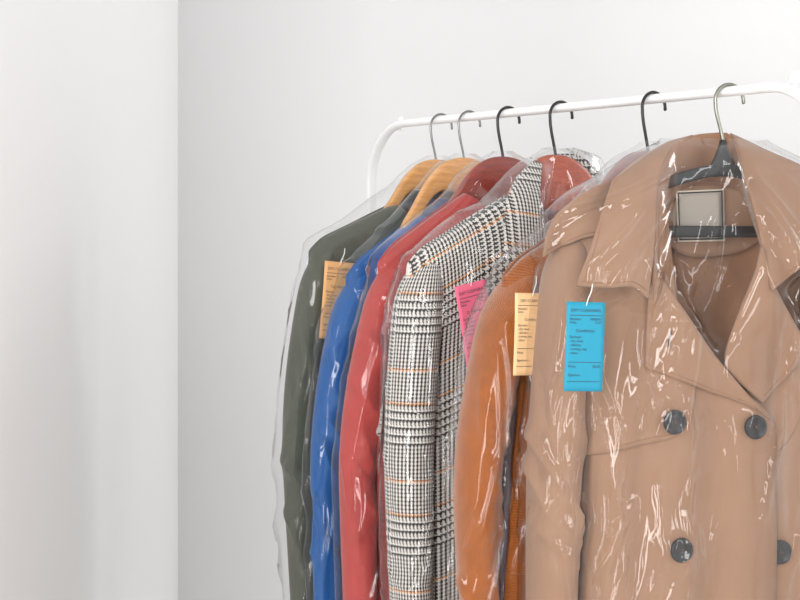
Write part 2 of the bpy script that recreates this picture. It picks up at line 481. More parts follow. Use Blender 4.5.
def sleeve_mesh(sh, side, mat, parent, rx=0.029, ry=0.036, length=0.58, out=0.03, fwd=0.02, seed=3, wr=0.004, drop=0.0, cyo=0.0, solid=0.0025, narrow=0.25, inset=0.030):
    nu = 72
    d = np.concatenate([np.linspace(0, 1, 14) ** 1.7 * 0.08, np.linspace(0.088, length, 120)])
    ph = np.linspace(0, 2 * PI, nu, endpoint=False)
    pa = ph * 0.033; rs = np.random.default_rng(seed); segs = []
    for _ in range(16):                                   # drag lines in the cloth, most of them about the elbow
        x0, z0 = rs.uniform(0.06, 0.19), -abs(rs.normal(0.27, 0.14)); an = rs.choice([-1, 1]) * rs.uniform(0.25, 1.3); L = rs.uniform(0.04, 0.12)
        segs.append((x0, z0, x0 + L * math.cos(an), z0 - L * abs(math.sin(an)), rs.uniform(0.5, 1.3) * wr * rs.choice([1, 1, -0.8]), rs.uniform(.006, .014), rs.uniform(.004, .009), 0.003))
    P = np.zeros((len(d), nu, 3)); UV = np.zeros((len(d), nu + 1, 2))
    for j, dd in enumerate(d):
        cap = math.sqrt(max(0.0, 1 - (1 - min(dd / 0.075, 1)) ** 2)) * 0.985 + 0.015
        kk = 1 - narrow * float(sm(dd, 0.15, length))
        cx = side * (sh.w - inset + out * math.sin(PI / 2 * min(1.0, dd / 0.32)))
        cy = cyo - fwd * (dd / length) ** 1.3
        x = np.cos(ph) * rx * cap * kk; y = np.sin(ph) * ry * cap * kk
        # lean the cap inwards
        lean = side * (1 - cap) * -0.018
        f = creases(pa, -dd, segs) * cap - creases(pa + 2 * PI * 0.033, -dd, segs) * 0 \
            + waves(np.cos(ph) * 0.04, dd + 0.03 * np.sin(ph), seed + 7, 6, (20, 60), (2, 8)) * wr * 0.8 * cap
        nx, ny = np.cos(ph), np.sin(ph)
        P[j, :, 0] = cx + lean + x + nx * f; P[j, :, 1] = cy + y + ny * f
        P[j, :, 2] = sh.zt + 0.006 - drop - dd
        per = np.linspace(0, 2 * PI * (rx + ry) / 2, nu + 1)
        UV[j, :, 0] = per + 0.376; UV[j, :, 1] = -dd - 0.01
    return grid_mesh('sleeve', P, mat, parent, UV, True, solid, flip=False)

class Coat:
    def __init__(s, name, hook_s, rot, sh, label, cat='coat', dx=0.0):
        s.rot = rot; s.sh = sh
        s.loc = hook_loc(hook_s, rot)
        s.root = empty(name, s.loc, rot, label, cat, 'bagged garments on the rail')
    def local(s, px, py, y):
        """point of the garment's own plane y seen at a photograph position"""
        d = np.array([(px - 400) / FOC, 1.0, (235 - py) / FOC]); o = np.array([0, 0, CAM_Z])
        c, n = math.cos(s.rot), math.sin(s.rot)
        ex, ey = np.array([c, n, 0]), np.array([-n, c, 0]); org = np.array(s.loc)
        t = (y + (org - o).dot(ey)) / d.dot(ey)
        w = o + d * t - org
        return np.array([w.dot(ex), y, w[2]])
    def on(s, px, py, lift=0.0):
        """point lying `lift` in front of the coat front"""
        y = -0.04
        for _ in range(12):
            q = s.local(px, py, y)
            y = 0.5 * y + 0.5 * (float(s.sh.yf(q[0], q[2])) - lift)
        return (q[0], q[2], lift)

def stitches(P, edges, parent, inset=0.006):
    nv, nu = P.shape[:2]; parts = []
    for e in edges:
        if e in 'bt':
            row = []
            for i in range(1, nu - 1):
                col = P[:, i] if e == 't' else P[::-1, i]
                L = np.concatenate([[0], np.cumsum(np.linalg.norm(np.diff(col, axis=0), axis=1))])
                row.append([np.interp(inset, L, col[:, k]) for k in range(3)])
        else:
            row = []
            for j in range(1, nv - 1):
                col = P[j] if e == 'l' else P[j, ::-1]
                L = np.concatenate([[0], np.cumsum(np.linalg.norm(np.diff(col, axis=0), axis=1))])
                row.append([np.interp(inset, L, col[:, k]) for k in range(3)])
        row = resample(np.array(row) + np.array([0, -0.0022, 0]), 120)
        for k in range(0, 117, 3): parts.append(tube(row[k:k + 3], 0.00055, 5))
    return mesh_obj('stitching', *merge(*parts), M_stitch, parent)

def surf_patch(coat, name, top, bottom, left, right, mat, nu=30, nv=30, solid=0.0028, bulge=0.0, uvrot=0.0, parent=None, wr=0.0, seed=1, uvoff=(0, 0), stitch=''):
    """cloth piece lying on the coat front; chains of (px, py, lift)"""
    ch = [[coat.on(*p) for p in c] for c in (top, bottom, left, right)]
    S = coons(*ch, nu, nv)
    x, z, l = S[..., 0], S[..., 1], S[..., 2]
    u = np.linspace(0, 1, nu)[None]; v = np.linspace(0, 1, nv)[:, None]
    l = l + bulge * np.sin(PI * u) * np.sin(PI * v) + wr * waves(x, z, seed, 8, (20, 60), (20, 60)) * np.minimum(1, 6 * np.minimum(v, 1 - v)) * 1.0
    P = np.stack([x, coat.sh.yf(x, z) - l, z], -1)
    c, s_ = math.cos(uvrot), math.sin(uvrot)
    UV = np.stack([x * c - z * s_ + uvoff[0], x * s_ + z * c + uvoff[1]], -1)
    o = grid_mesh(name, P, mat, parent or coat.root, UV, False, solid, offset=0.0)
    if stitch: stitches(P, stitch, o)
    return o

def free_patch(coat, name, top, bottom, left, right, mat, nu=30, nv=20, solid=0.0028, wr=0.0, seed=2, parent=None, uvrot=0.0, absolute=False, stitch=''):
    """chains of (px, py, y local)"""
    ch = [[(p if absolute else coat.local(*p)) for p in c] for c in (top, bottom, left, right)]
    S = coons(*ch, nu, nv)
    if wr:
        S[..., 1] += wr * waves(S[..., 0], S[..., 2], seed, 9, (30, 90), (30, 90))
    c, s_ = math.cos(uvrot), math.sin(uvrot)
    UV = np.stack([S[..., 0] * c - S[..., 2] * s_, S[..., 0] * s_ + S[..., 2] * c], -1)
    o = grid_mesh(name, S, mat, parent or coat.root, UV, False, solid, offset=0.0)
    if stitch: stitches(S, stitch, o)
    return o

def collar(coat, mat, z_back, z_side, z_front, xr, yb, yfr, leaf, spread, wr=0.001, seed=4, uvrot=0.0):
    """shirt style collar: fold line around the neck, leaf falling outwards, stand inside"""
    n = 48
    a = np.linspace(-2.45, 2.45, n)                      # 0 = back of the neck
    k = sm(np.abs(a), 0.3, 1.5); k2 = sm(np.abs(a), 1.5, 2.45)
    F = np.stack([xr * np.sin(a), np.where(np.cos(a) > 0, yb, yfr) * np.cos(a), z_back * (1 - k) + z_side * k], 1)
    F[:, 2] = F[:, 2] * (1 - k2) + z_front * k2
    o = np.stack([np.sin(a), np.cos(a) * 0.8, 0 * a], 1); o /= np.linalg.norm(o, axis=1)[:, None]
    rows = []
    for t in np.linspace(0, 1, 10):                       # stand from the neck seam up to the fold
        rows.append(F + o * (-0.004 * (1 - t)) + np.array([0, 0, -1]) * (0.03 * (1 - t)))
    for t in np.linspace(0.08, 1, 14):
        rows.append(F + o * (spread * (1 - (1 - t) ** 2))[..., None] * 1.0 + np.array([0, 0, -1.0]) * leaf * (t ** 1.25)
                    + np.array([0, 0, 0.004]) * math.sin(PI * min(1, t * 2)))
    P = np.array(rows)
    P += o[None] * (wr * waves(P[..., 0] + P[..., 1], P[..., 2], seed, 8, (30, 80), (30, 80)))[..., None]
    arc = np.concatenate([[0], np.cumsum(np.linalg.norm(np.diff(F, axis=0), axis=1))])
    arv = np.linspace(0, 0.03 + leaf, len(rows))
    UV = np.stack(np.broadcast_arrays(arc[None, :], -arv[:, None]), -1)
    return grid_mesh('collar', P, mat, coat.root, UV, False, 0.0028, offset=0.0)

# ------------------------------------------------------------------ plastic garment bags
from mathutils.bvhtree import BVHTree
def relief(roots, zend=-0.76):
    """front and back envelope of everything a bag covers, as height fields over (x, z)"""
    dg = bpy.context.evaluated_depsgraph_get(); V = []; F = []
    for r in roots:
        for o in r.children:
            me = o.evaluated_get(dg).to_mesh(); n0 = len(V)
            V += [v.co.copy() for v in me.vertices]; F += [[i + n0 for i in p.vertices] for p in me.polygons]
            o.evaluated_get(dg).to_mesh_clear()
    tree = BVHTree.FromPolygons(V, F)
    xs = np.arange(-0.34, 0.3401, 0.004); zs = np.arange(-0.05, zend, -0.004)
    H = np.zeros((2, len(zs), len(xs)))
    for a, z in enumerate(zs):
        for b, x in enumerate(xs):
            h = tree.ray_cast(Vector((x, -0.4, z)), Vector((0, 1, 0)), 0.8)[0]
            if h is not None:
                H[0, a, b] = h.y
                H[1, a, b] = tree.ray_cast(Vector((x, 0.4, z)), Vector((0, -1, 0)), 0.8)[0].y
    vv = np.array([tuple(v) for v in V]); lo = np.zeros(len(zs)); hi = np.zeros(len(zs))
    for a, z in enumerate(zs):
        m = np.abs(vv[:, 2] - z) < 0.005
        if m.any(): lo[a], hi[a] = vv[m, 0].min(), vv[m, 0].max()
    return xs, zs, H, lo, hi

def box_blur(A, r, fn=None):
    P = np.pad(A, r, mode='edge'); n, m = A.shape
    st = [P[i:i + n, j:j + m] for i in range(2 * r + 1) for j in range(2 * r + 1)]
    return (np.mean if fn is None else fn)(st, axis=0)

def make_bag(coat, mat, label, prof, seed, z_end, ncrease=46, strong=(), fine=0.0030, low=0.003, roots=(), cling=0.5, side=34, slopes=(0.84, 0.9, 0.35)):
    """prof: list of (z, left half width, right half width, half depth), the least size of the bag"""
    r = np.random.default_rng(seed)
    prof = np.array(prof, float)
    xs, zg, H, lo, hi = relief([coat.root] + list(roots))
    E = []
    for k, sg in ((0, 1), (1, -1)):
        h = np.minimum(H[k] * sg, 0)
        wide = box_blur(box_blur(box_blur(h, 5, np.min), 5), 4)
        tight = box_blur(box_blur(h, 2, np.min), 2)
        e = wide * (1 - cling) + tight * cling
        e = np.minimum(e, box_blur(h, 1, np.min) - 0.0015) - 0.003
        E.append(box_blur(e, 1) - 0.001)
    z_vis = -0.70
    zs = np.concatenate([np.arange(prof[0, 0], z_vis, -fine), np.linspace(z_vis - 0.01, z_end, 24)])
    mid = [np.interp(-zs, -prof[:, 0], prof[:, k]) for k in (1, 2, 3)]
    g = lambda a: np.interp(-zs, -zg, a)
    mg = 0.0015 + 0.006 * sm(-zs, 0.08, 0.15)
    A1 = np.maximum(mid[0], -g(lo) + mg); A2 = np.maximum(mid[1], g(hi) + mg); B = mid[2]
    for arr in (A1, A2, B):                                 # soften the corners of the profile
        kk = np.ones(5) / 5
        arr[:] = np.convolve(np.pad(arr, 2, mode='edge'), kk, 'valid')
    nF, nB = 220, 64
    tf = np.linspace(0, PI, nF, endpoint=False) ; tb = np.linspace(PI, 2 * PI, nB, endpoint=False)
    ph = np.concatenate([tf, tb])
    e = 2 / 2.3
    cx = -np.sign(np.cos(ph)) * np.abs(np.cos(ph)) ** e     # left to right over the front, back again behind
    sy = -np.sign(np.sin(ph)) * np.abs(np.sin(ph)) ** e
    X = np.where(cx[None] < 0, A1[:, None], A2[:, None]) * cx[None]
    Y = B[:, None] * sy[None]
    Z = np.broadcast_to(zs[:, None], X.shape).copy()
    def field(k, x, z):
        fx = np.clip((x - xs[0]) / 0.004, 0, len(xs) - 1.001); fz = np.clip((zg[0] - z) / 0.004, 0, len(zg) - 1.001)
        i, j = fx.astype(int), fz.astype(int); fx = fx - i; fz = fz - j; A = E[k]
        return (A[j, i] * (1 - fx) + A[j, i + 1] * fx) * (1 - fz) + (A[j + 1, i] * (1 - fx) + A[j + 1, i + 1] * fx) * fz
    edge = np.minimum(1, np.abs(sy[None]) * 3)
    front = (sy <= 0)[None]
    Y = np.where(front, np.minimum(Y, field(0, X, Z) * edge), np.maximum(Y, -field(1, X, Z) * edge))
    segs = []
    W = prof[:, 1].max()
    for _ in range(int(ncrease * 0.45)):                    # fans out from the hook
        an = r.uniform(-1.25, 1.25); d0, L = r.uniform(0.02, 0.16), r.uniform(0.08, 0.30)
        z0 = prof[0, 0]
        segs.append((d0 * math.sin(an), z0 - d0 * math.cos(an), (d0 + L) * math.sin(an), z0 - (d0 + L) * math.cos(an),
                     r.uniform(0.002, 0.006), r.uniform(0.003, 0.008), r.uniform(0.002, 0.004), r.uniform(0, 0.004)))
    for _ in range(int(ncrease * 0.7)):                     # long hanging folds
        x0 = r.uniform(-W, W) if r.random() < 0.5 else r.choice([-1, 1]) * r.uniform(0.7, 1.0) * W
        z0 = r.uniform(-0.5, -0.16); L = r.uniform(0.06, 0.34)
        sl = r.uniform(-0.25, 0.25)
        segs.append((x0, z0, x0 + sl * L, z0 - L, r.uniform(0.003, 0.008), r.uniform(0.003, 0.009), r.uniform(0.002, 0.004), r.uniform(0, 0.005)))
    for _ in range(int(ncrease * 0.9)):                     # short crumples
        x0, z0 = r.uniform(-W, W), r.uniform(-0.68, -0.14); an = r.normal(PI / 2, 0.7); L = r.uniform(0.015, 0.08)
        segs.append((x0, z0, x0 + L * math.cos(an), z0 - L * math.sin(an), r.uniform(0.0012, 0.004), r.uniform(0.002, 0.005), r.uniform(0.002, 0.003), 0.003))
    pleats = []
    for q in range(side):                                  # bold hanging pleats down the near side
        w2 = r.uniform(0.0025, 0.0055); hh = 1.6 * w2 * slopes[q % len(slopes)] * r.uniform(0.85, 1.15)
        x0 = -W * r.uniform(0.3, 0.93); z0 = r.uniform(-0.52, -0.15); L = r.uniform(0.08, 0.30); sl = r.uniform(-0.3, 0.2)
        pleats.append((x0, z0, x0 + sl * L, z0 - L, hh, r.uniform(0.002, 0.006), w2, r.uniform(0.001, 0.006)))
    pleats += list(strong)
    disp = np.zeros(X.shape)
    disp[:, :nF] = creases(X[:, :nF], Z[:, :nF], segs) + creases(X[:, :nF], Z[:, :nF], pleats, True)
    segB = [(s[0] * -1, s[1], s[2] * -1, s[3]) + s[4:] for s in segs[::2]]
    disp[:, nF:] = creases(X[:, nF:], Z[:, nF:], segB)
    tops = sm(-(Z - prof[0, 0]), 0.0, 0.06)
    disp = disp * (0.25 + 0.75 * tops)
    und = np.where(front, waves(X, Z, seed, 9, (10, 45), (4, 22)), waves(X, Z, seed + 3, 9, (10, 45), (4, 22)))
    disp = disp + low * (0.5 + 0.5 * und) * tops
    nx = cx[None] * B[:, None]; ny = sy[None] * A1[:, None]
    nl = np.hypot(nx, ny) + 1e-9
    X = X + nx / nl * disp; Y = Y + ny / nl * disp
    Z = Z + 0.003 * waves(X, Z, seed + 21, 6, (20, 60), (10, 30)) * tops
    P = np.stack([X, Y, Z], -1)
    root = grid_mesh('garment_bag', P, mat, None, None, True, 0.0, flip=True)
    root.location = coat.loc; root.rotation_euler = (0, 0, coat.rot)
    tag(root, label, 'garment bag', 'clear plastic garment bags')
    def bag_y(x, z):
        m = (np.abs(X[:, :nF] - x) < 0.03) & (np.abs(Z[:, :nF] - z) < 0.03)
        return float(np.min(Y[:, :nF][m]))
    return root, bag_y

# ------------------------------------------------------------------ paper tags
M_ink = m_plain('printed_ink', (0.05, 0.06, 0.08, 1), 0.8)
M_pinkstamp = m_plain('magenta_stamp', rgb(226, 60, 130), 0.8)
M_string = m_plain('white_thread', (0.85, 0.85, 0.83, 1), 0.8)
TEXT = [('DRY-CLEANING', 0.10, 0.90, 0.101, 0.5), ('Number:', 0.195, 0.08, 0.05, 0), ('0000041', 0.195, 0.92, 0.05, 1), ('Date:', 0.232, 0.08, 0.05, 0),
        ('12.07', 0.232, 0.92, 0.05, 1), ('Conditions:', 0.325, 0.5, 0.062, 0.5), ('Garment', 0.395, 0.08, 0.05, 0), ('- dry clean', 0.44, 0.08, 0.05, 0),
        ('- delicate', 0.485, 0.08, 0.05, 0), ('- ironing only', 0.53, 0.08, 0.05, 0), ('- other', 0.575, 0.08, 0.05, 0),
        ('Price:', 0.725, 0.08, 0.055, 0), ('20.00', 0.725, 0.92, 0.055, 1), ('Signature', 0.82, 0.08, 0.05, 0)]

def text_mesh(items, w, h):
    bm = bmesh.new()
    for (txt, ty, tx, size, al) in items:
        cu = bpy.data.curves.new('t', 'FONT'); cu.body = txt; cu.size = size * h * (0.80 if size < 0.1 else 0.50)
        cu.align_x = 'LEFT' if al == 0 else ('RIGHT' if al == 1 else 'CENTER'); cu.resolution_u = 2
        if size > 0.1: tx = 0.5
        o = bpy.data.objects.new('t', cu); C.objects.link(o)
        bpy.context.view_layer.update()
        me = bpy.data.meshes.new_from_object(o.evaluated_get(bpy.context.evaluated_depsgraph_get()))
        me.transform(Matrix.Translation(((tx - 0.5) * w, -ty * h - size * h * (0.2 if size < 0.1 else 0.1), 0)))
        bm.from_mesh(me); bpy.data.meshes.remove(me); bpy.data.objects.remove(o); bpy.data.curves.remove(cu)
    for (y0, x0, x1) in ((0.148, 0.08, 0.92), (0.672, 0.08, 0.92)):
        v = [bm.verts.new(((a - 0.5) * w, -b * h, 0)) for a, b in ((x0, y0), (x1, y0), (x1, y0 + 0.006), (x0, y0 + 0.006))]
        bm.faces.new(v[::-1])
    x = 0.08
    while x < 0.9:
        v = [bm.verts.new(((a - 0.5) * w, -b * h, 0)) for a, b in ((x, 0.885), (x + 0.016, 0.885), (x + 0.016, 0.897), (x, 0.897))]
        bm.faces.new(v[::-1]); x += 0.034
    # stand the page upright: page x -> X, page y -> Z, facing -Y
    V = [(v.co.x, 0, v.co.y) for v in bm.verts]; bm.verts.index_update()
    F = [[v.index for v in f.verts] for f in bm.faces]
    bm.free(); return V, F

def make_tag(coat, bag_y, col, px, py, w, h, roll, label, stamp=False, gap=0.004, yaw=0.0, pitch=0.0):
    """hung from photograph position px,py (middle of its top edge)"""
    y = -0.05
    for _ in range(10):
        q = coat.local(px, py, y); y = 0.5 * y + 0.5 * (bag_y(q[0], q[2]) - gap)
    c, s_ = math.cos(coat.rot), math.sin(coat.rot)
    loc = (coat.loc[0] + q[0] * c - y * s_, coat.loc[1] + q[0] * s_ + y * c, coat.loc[2] + q[2])
    t = empty('paper_tag', loc, 0, label, 'tag', 'dry cleaning tags')
    t.rotation_euler = (pitch, roll, coat.rot + yaw)
    mat = m_plain('tag_paper', col, 0.75)
    nu, nv = 9, 15
    u, v = np.meshgrid(np.linspace(-0.5, 0.5, nu) * w, np.linspace(0, -h, nv))
    P = np.stack([u, 0.0008 * np.sin(v * 40), v], -1)
    grid_mesh('card', P, mat, t, None, False, 0.0006, offset=0.0)
    V, F = text_mesh(TEXT, w, h)
    V = [(a, -0.0007 + 0.0008 * math.sin(b2 * 40), b2) for a, _, b2 in V]
    mesh_obj('lettering', V, F, M_ink, t, smooth=False)
    if stamp:
        sv = [(-0.30 * w, -0.0009, -0.37 * h), (-0.02 * w, -0.0009, -0.37 * h), (-0.02 * w, -0.0009, -0.41 * h), (-0.30 * w, -0.0009, -0.41 * h)]
        sv += [(a, -0.0004 , b) for a, _, b in sv]
        mesh_obj('ink_stamp', sv, [(3, 2, 1, 0), (4, 5, 6, 7), (0, 1, 5, 4), (1, 2, 6, 5), (2, 3, 7, 6), (3, 0, 4, 7)], M_pinkstamp, t, smooth=False)
    loop = [(0.0, -0.0012, -0.004), (0.002, -0.0016, 0.004), (0.006, 0.000, 0.012), (0.009, 0.004, 0.020)]
    tube_obj('thread', resample(loop, 14), 0.0006, M_string, t, 8)
    return t

# ================================================================== the garments
M_olive = m_cloth('olive_wool', rgb(86, 89, 78), 0.9, 0.15, 900)
M_olive_in = m_cloth('dark_lining', rgb(40, 42, 42), 0.7)
M_blue = m_cloth('blue_twill', rgb(8, 84, 152), 0.55, 0.12, 800, 0.15)
M_red = m_cloth('brick_red_cloth', rgb(168, 62, 58), 0.8, 0.12, 700, 0.2)
M_red_in = m_cloth('dark_red_lining', rgb(70, 38, 42), 0.7)
M_check_ = m_check('glen_check')
M_pink_lining = m_cloth('dusty_red_lining', rgb(176, 90, 86), 0.5, 0.1, 500, 0.1)
M_orange = m_cloth('orange_wool', rgb(158, 84, 18), 0.95, 0.42, 1100, 0.55, 0.4, 60, slant=True)
M_orange_in = m_cloth('shaded_plum_lining', rgb(74, 58, 66), 0.6)  # plum with the shade of the sleeve gap in the colour
M_trench = m_cloth('beige_gabardine', rgb(150, 116, 93), 0.75, 0.06, 1300, 0.12, 0.15, 24)
M_trench_in = m_cloth('tan_lining', rgb(152, 112, 86), 0.7, 0.08, 1300, 0.12)
M_label = m_cloth('grey_woven_label', rgb(172, 164, 154), 0.8, 0.05, 1600, 0.1)
M_labelcream = m_cloth('cream_stitching', rgb(226, 214, 196), 0.8, 0.04, 1600, 0.1)
M_stitch = m_plain('tan_thread', rgb(150, 112, 86), 0.8)
M_thread_dark = m_plain('brown_thread', rgb(88, 74, 66), 0.8)
M_button = m_plain('black_horn', (0.02, 0.02, 0.022, 1), 0.28)


HG = 'hangers on the rail'
hangers = []
hangers.append(make_hanger('wooden_hanger', hloc(HS[0]), TH, M_wood_light, M_chrome, 0.0017, 'pale wooden hanger with steel hook holding the olive coat, farthest along the rail', 0.17, -0.060, 0.080, 0.056, -0.204, HG, board=0.030))
hangers.append(make_hanger('wooden_hanger', hloc(HS[1]), TH, M_wood_light, M_chrome, 0.0017, 'pale wooden hanger with steel hook holding the blue jacket', 0.16, -0.060, 0.085, 0.060, -0.230, HG, board=0.034))
hangers.append(make_hanger('wooden_hanger', hloc(HS[2]), TH, M_wood_red, M_blackmetal, 0.0021, 'dark red wooden hanger with black hook holding the red jacket', 0.165, -0.062, 0.085, 0.052, -0.220, HG, board=0.06))
hangers.append(make_hanger('wooden_hanger', hloc(HS[3]), TH, M_wood_orange, M_blackmetal, 0.0021, 'orange brown wooden hanger with black hook holding the checked coat', 0.185, -0.064, 0.085, 0.058, -0.220, HG, board=0.06))
hangers.append(make_hanger('wooden_hanger', hloc(HS[4]), TH, M_wood_red, M_blackmetal, 0.0021, 'reddish wooden hanger with black hook mostly hidden behind the beige trench coat', 0.175, -0.066, 0.085, 0.052, -0.240, HG, board=0.05))

# --- olive coat
sh = Shape(0.226, 0.080, -0.130, -0.190, 0.025, 0.95, 0.05, 0.004, 21, 0.036, pit=0.012, fl0=0.08, fl1=0.42)
co = Coat('olive_coat', HS[0], TH, sh, 'dark olive grey coat under plastic at the far end of the rack')
body_mesh(sh, 'coat_body', M_olive, co.root)
for sd in (-1, 1): sleeve_mesh(sh, sd, M_olive, co.root, 0.023, 0.024, 0.60, 0.046, 0.008, 31 + sd, 0.007)
collar(co, M_olive_in, -0.108, -0.126, -0.165, 0.080, 0.020, 0.022, 0.030, 0.008, seed=5)
olive = co

# --- blue jacket
sh = Shape(0.208, 0.080, -0.146, -0.226, 0.024, 0.80, 0.05, 0.005, 22, 0.036, pit=0.012, fl0=0.08, fl1=0.42)
co = Coat('blue_jacket', HS[1], TH, sh, 'bright blue jacket under plastic between the olive coat and the red jacket', 'jacket')
body_mesh(sh, 'jacket_body', M_blue, co.root)
for sd in (-1, 1): sleeve_mesh(sh, sd, M_blue, co.root, 0.024, 0.024, 0.60, 0.064, 0.010, 41 + sd, 0.009)
collar(co, M_blue, -0.122, -0.142, -0.19, 0.080, 0.020, 0.022, 0.035, 0.008, seed=6)
blue = co

# --- red jacket
sh = Shape(0.216, 0.072, -0.116, -0.206, 0.030, 0.80, 0.06, 0.005, 23, 0.036, pit=0.012, fl0=0.08, fl1=0.42)
co = Coat('red_jacket', HS[2], TH, sh, 'brick red jacket under plastic on the dark red wooden hanger', 'jacket')
body_mesh(sh, 'jacket_body', M_red, co.root)
for sd in (-1, 1): sleeve_mesh(sh, sd, M_red, co.root, 0.024, 0.027, 0.60, 0.064, 0.014, 51 + sd, 0.007)
collar(co, M_red, -0.092, -0.110, -0.17, 0.070, 0.028, 0.032, 0.042, 0.014, seed=7)
free_patch(co, 'collar_lining', [(-.067, .004, -.118), (-.03, .022, -.098), (.03, .022, -.098), (.067, .004, -.118)], [(-.067, .004, -.17), (0, .022, -.17), (.067, .004, -.17)],
           [(-.067, .004, -.118), (-.067, .004, -.17)], [(.067, .004, -.118), (.067, .004, -.17)], M_red_in, 30, 10, 0.002, absolute=True)
red = co

# --- checked coat
sh = Shape(0.248, 0.075, -0.118, -0.206, 0.038, 1.00, 0.16, 0.004, 24, 0.01, swell=0.006)
co = Coat('checked_coat', HS[3], TH, sh, 'black and white houndstooth check coat with thin orange lines under plastic')
body_mesh(sh, 'coat_body', M_check_, co.root)
for sd in (-1, 1): sleeve_mesh(sh, sd, M_check_, co.root, 0.030, 0.036, 0.62, 0.030, 0.016, 61 + sd, 0.003)
free_patch(co, 'back_collar', [(541, 158, .004), (556, 154, .026), (580, 156, .030), (601, 172, .006)], [(543, 190, .002), (560, 186, .022), (580, 188, .026), (600, 202, .004)],
           [(541, 158, .004), (543, 190, .002)], [(601, 172, .006), (600, 202, .004)], M_check_, 30, 10)
free_patch(co, 'collar_leaf', [(516, 178, -.012), (530, 164, -.006), (542, 157, .004)], [(504, 262, -.058), (525, 266, -.062), (545, 268, -.060)],
           [(516, 178, -.012), (506, 205, -.034), (504, 262, -.058)], [(542, 157, .004), (540, 195, -.036), (541, 235, -.052), (545, 268, -.060)], M_check_, 24, 34, uvrot=0.12)
free_patch(co, 'lining', [(-.10, .020, -.150), (0, .024, -.118), (.10, .020, -.150)], [(-.10, .022, -.5), (0, .026, -.5), (.10, .022, -.5)],
           [(-.10, .020, -.150), (-.10, .022, -.5)], [(.10, .020, -.150), (.10, .022, -.5)], M_pink_lining, 24, 24, 0.002, wr=0.002, absolute=True)
check = co

# --- orange coat
sh = Shape(0.236, 0.080, -0.138, -0.218, 0.045, 1.00, 0.08, 0.006, 25, 0.034, swell=0.008, b0=0.005, pit=0.012, fl0=0.1, fl1=0.42)
co = Coat('orange_coat', HS[4], TH, sh, 'rusty orange wool coat under plastic between the checked coat and the trench coat')
body_mesh(sh, 'coat_body', M_orange, co.root)
for sd in (-1, 1): sleeve_mesh(sh, sd, M_orange, co.root, 0.031, 0.038, 0.62, 0.062, 0.014, 71 + sd, 0.007, narrow=0.45)
collar(co, M_orange, -0.110, -0.134, -0.20, 0.078, 0.035, 0.042, 0.05, 0.016, seed=9)
free_patch(co, 'dark_gap_lining', [(-.258, .006, -.30), (-.224, -.022, -.30)], [(-.300, .006, -.95), (-.272, -.020, -.95)], [(-.258, .006, -.30), (-.300, .006, -.95)], [(-.224, -.022, -.30), (-.272, -.020, -.95)],
           M_orange_in, 16, 40, 0.002, wr=0.002, absolute=True)  # added dark panel, lining and shade of the gap beside the sleeve
orange = co

# --- beige trench coat
sh = Shape(0.228, 0.100, -0.118, -0.162, 0.048, 1.08, 0.24, 0.006, 26, 0.03, b0=0.005, ncut=0.2)
co = Coat('trench_coat', HS[5], TR, sh, 'beige double breasted trench coat with black buttons at the front of the rack')
trench = co
body_mesh(sh, 'coat_body', M_trench, co.root)
for sd in (-1, 1): sleeve_mesh(sh, sd, M_trench, co.root, 0.028, 0.036, 0.62, 0.020, 0.012, 81 + sd, 0.008, drop=0.010, narrow=0.05, inset=0.018)

def polyline_patch(name, chains, mat, **kw): return surf_patch(co, name, *chains, mat, **kw)
# overlapping front panel
fp = surf_patch(co, 'front_panel', [(600, 350, .005), (640, 345, .006), (690, 340, .008), (725, 376, .010), (766, 412, .010)], [(566, 1070, .008), (690, 1070, .010), (778, 1070, .012)],
                [(600, 350, .005), (582, 480, .007), (573, 700, .008), (566, 1070, .008)], [(766, 412, .010), (773, 425, .011), (775, 445, .012), (776, 560, .012), (776, 700, .012), (778, 1070, .012)],
                M_trench, 40, 90, 0.004, wr=0.0015, seed=3)
# storm flap
surf_patch(co, 'storm_flap', [(590, 250, .008), (640, 262, .010), (690, 330, .010)], [(571, 458, .012), (632, 447, .013), (672, 438, .013), (690, 424, .013)],
           [(590, 250, .008), (580, 330, .010), (574, 400, .012), (571, 458, .012)], [(690, 330, .010), (694, 380, .012), (694, 405, .013), (690, 424, .013)],
           M_trench, 40, 44, 0.0035, wr=0.0016, seed=5, stitch='b')
# shoulder piece over the sleeve head
surf_patch(co, 'shoulder_flap', [(557, 214, .006), (585, 192, .008), (620, 176, .008)], [(543, 257, .016), (562, 246, .014), (584, 238, .011), (600, 236, .009)],
           [(557, 214, .006), (547, 232, .014), (543, 257, .016)], [(620, 176, .008), (608, 205, .009), (600, 236, .009)], M_trench, 26, 26, 0.003, stitch='b')
# lapels
surf_patch(co, 'lapel', [(648, 262, .016), (652, 268, .018), (656, 272, .018)], [(645, 368, .016), (700, 388, .017), (745, 404, .015), (770, 420, .012)],
           [(648, 262, .016), (648, 310, .018), (645, 368, .016)], [(656, 272, .018), (700, 337, .020), (745, 392, .016), (770, 420, .012)], M_trench, 36, 36, 0.004, bulge=0.004, wr=0.0014, stitch='bl')
surf_patch(co, 'lapel', [(762, 246, .018), (768, 268, .018), (773, 290, .014)], [(724, 366, .012), (742, 385, .012), (762, 403, .010)],
           [(762, 246, .018), (746, 295, .020), (727, 345, .016), (724, 366, .012)], [(773, 290, .014), (792, 322, .014), (803, 345, .012), (790, 374, .010), (762, 403, .010)], M_trench, 30, 36, 0.004, bulge=0.004, wr=0.0012, stitch='r')
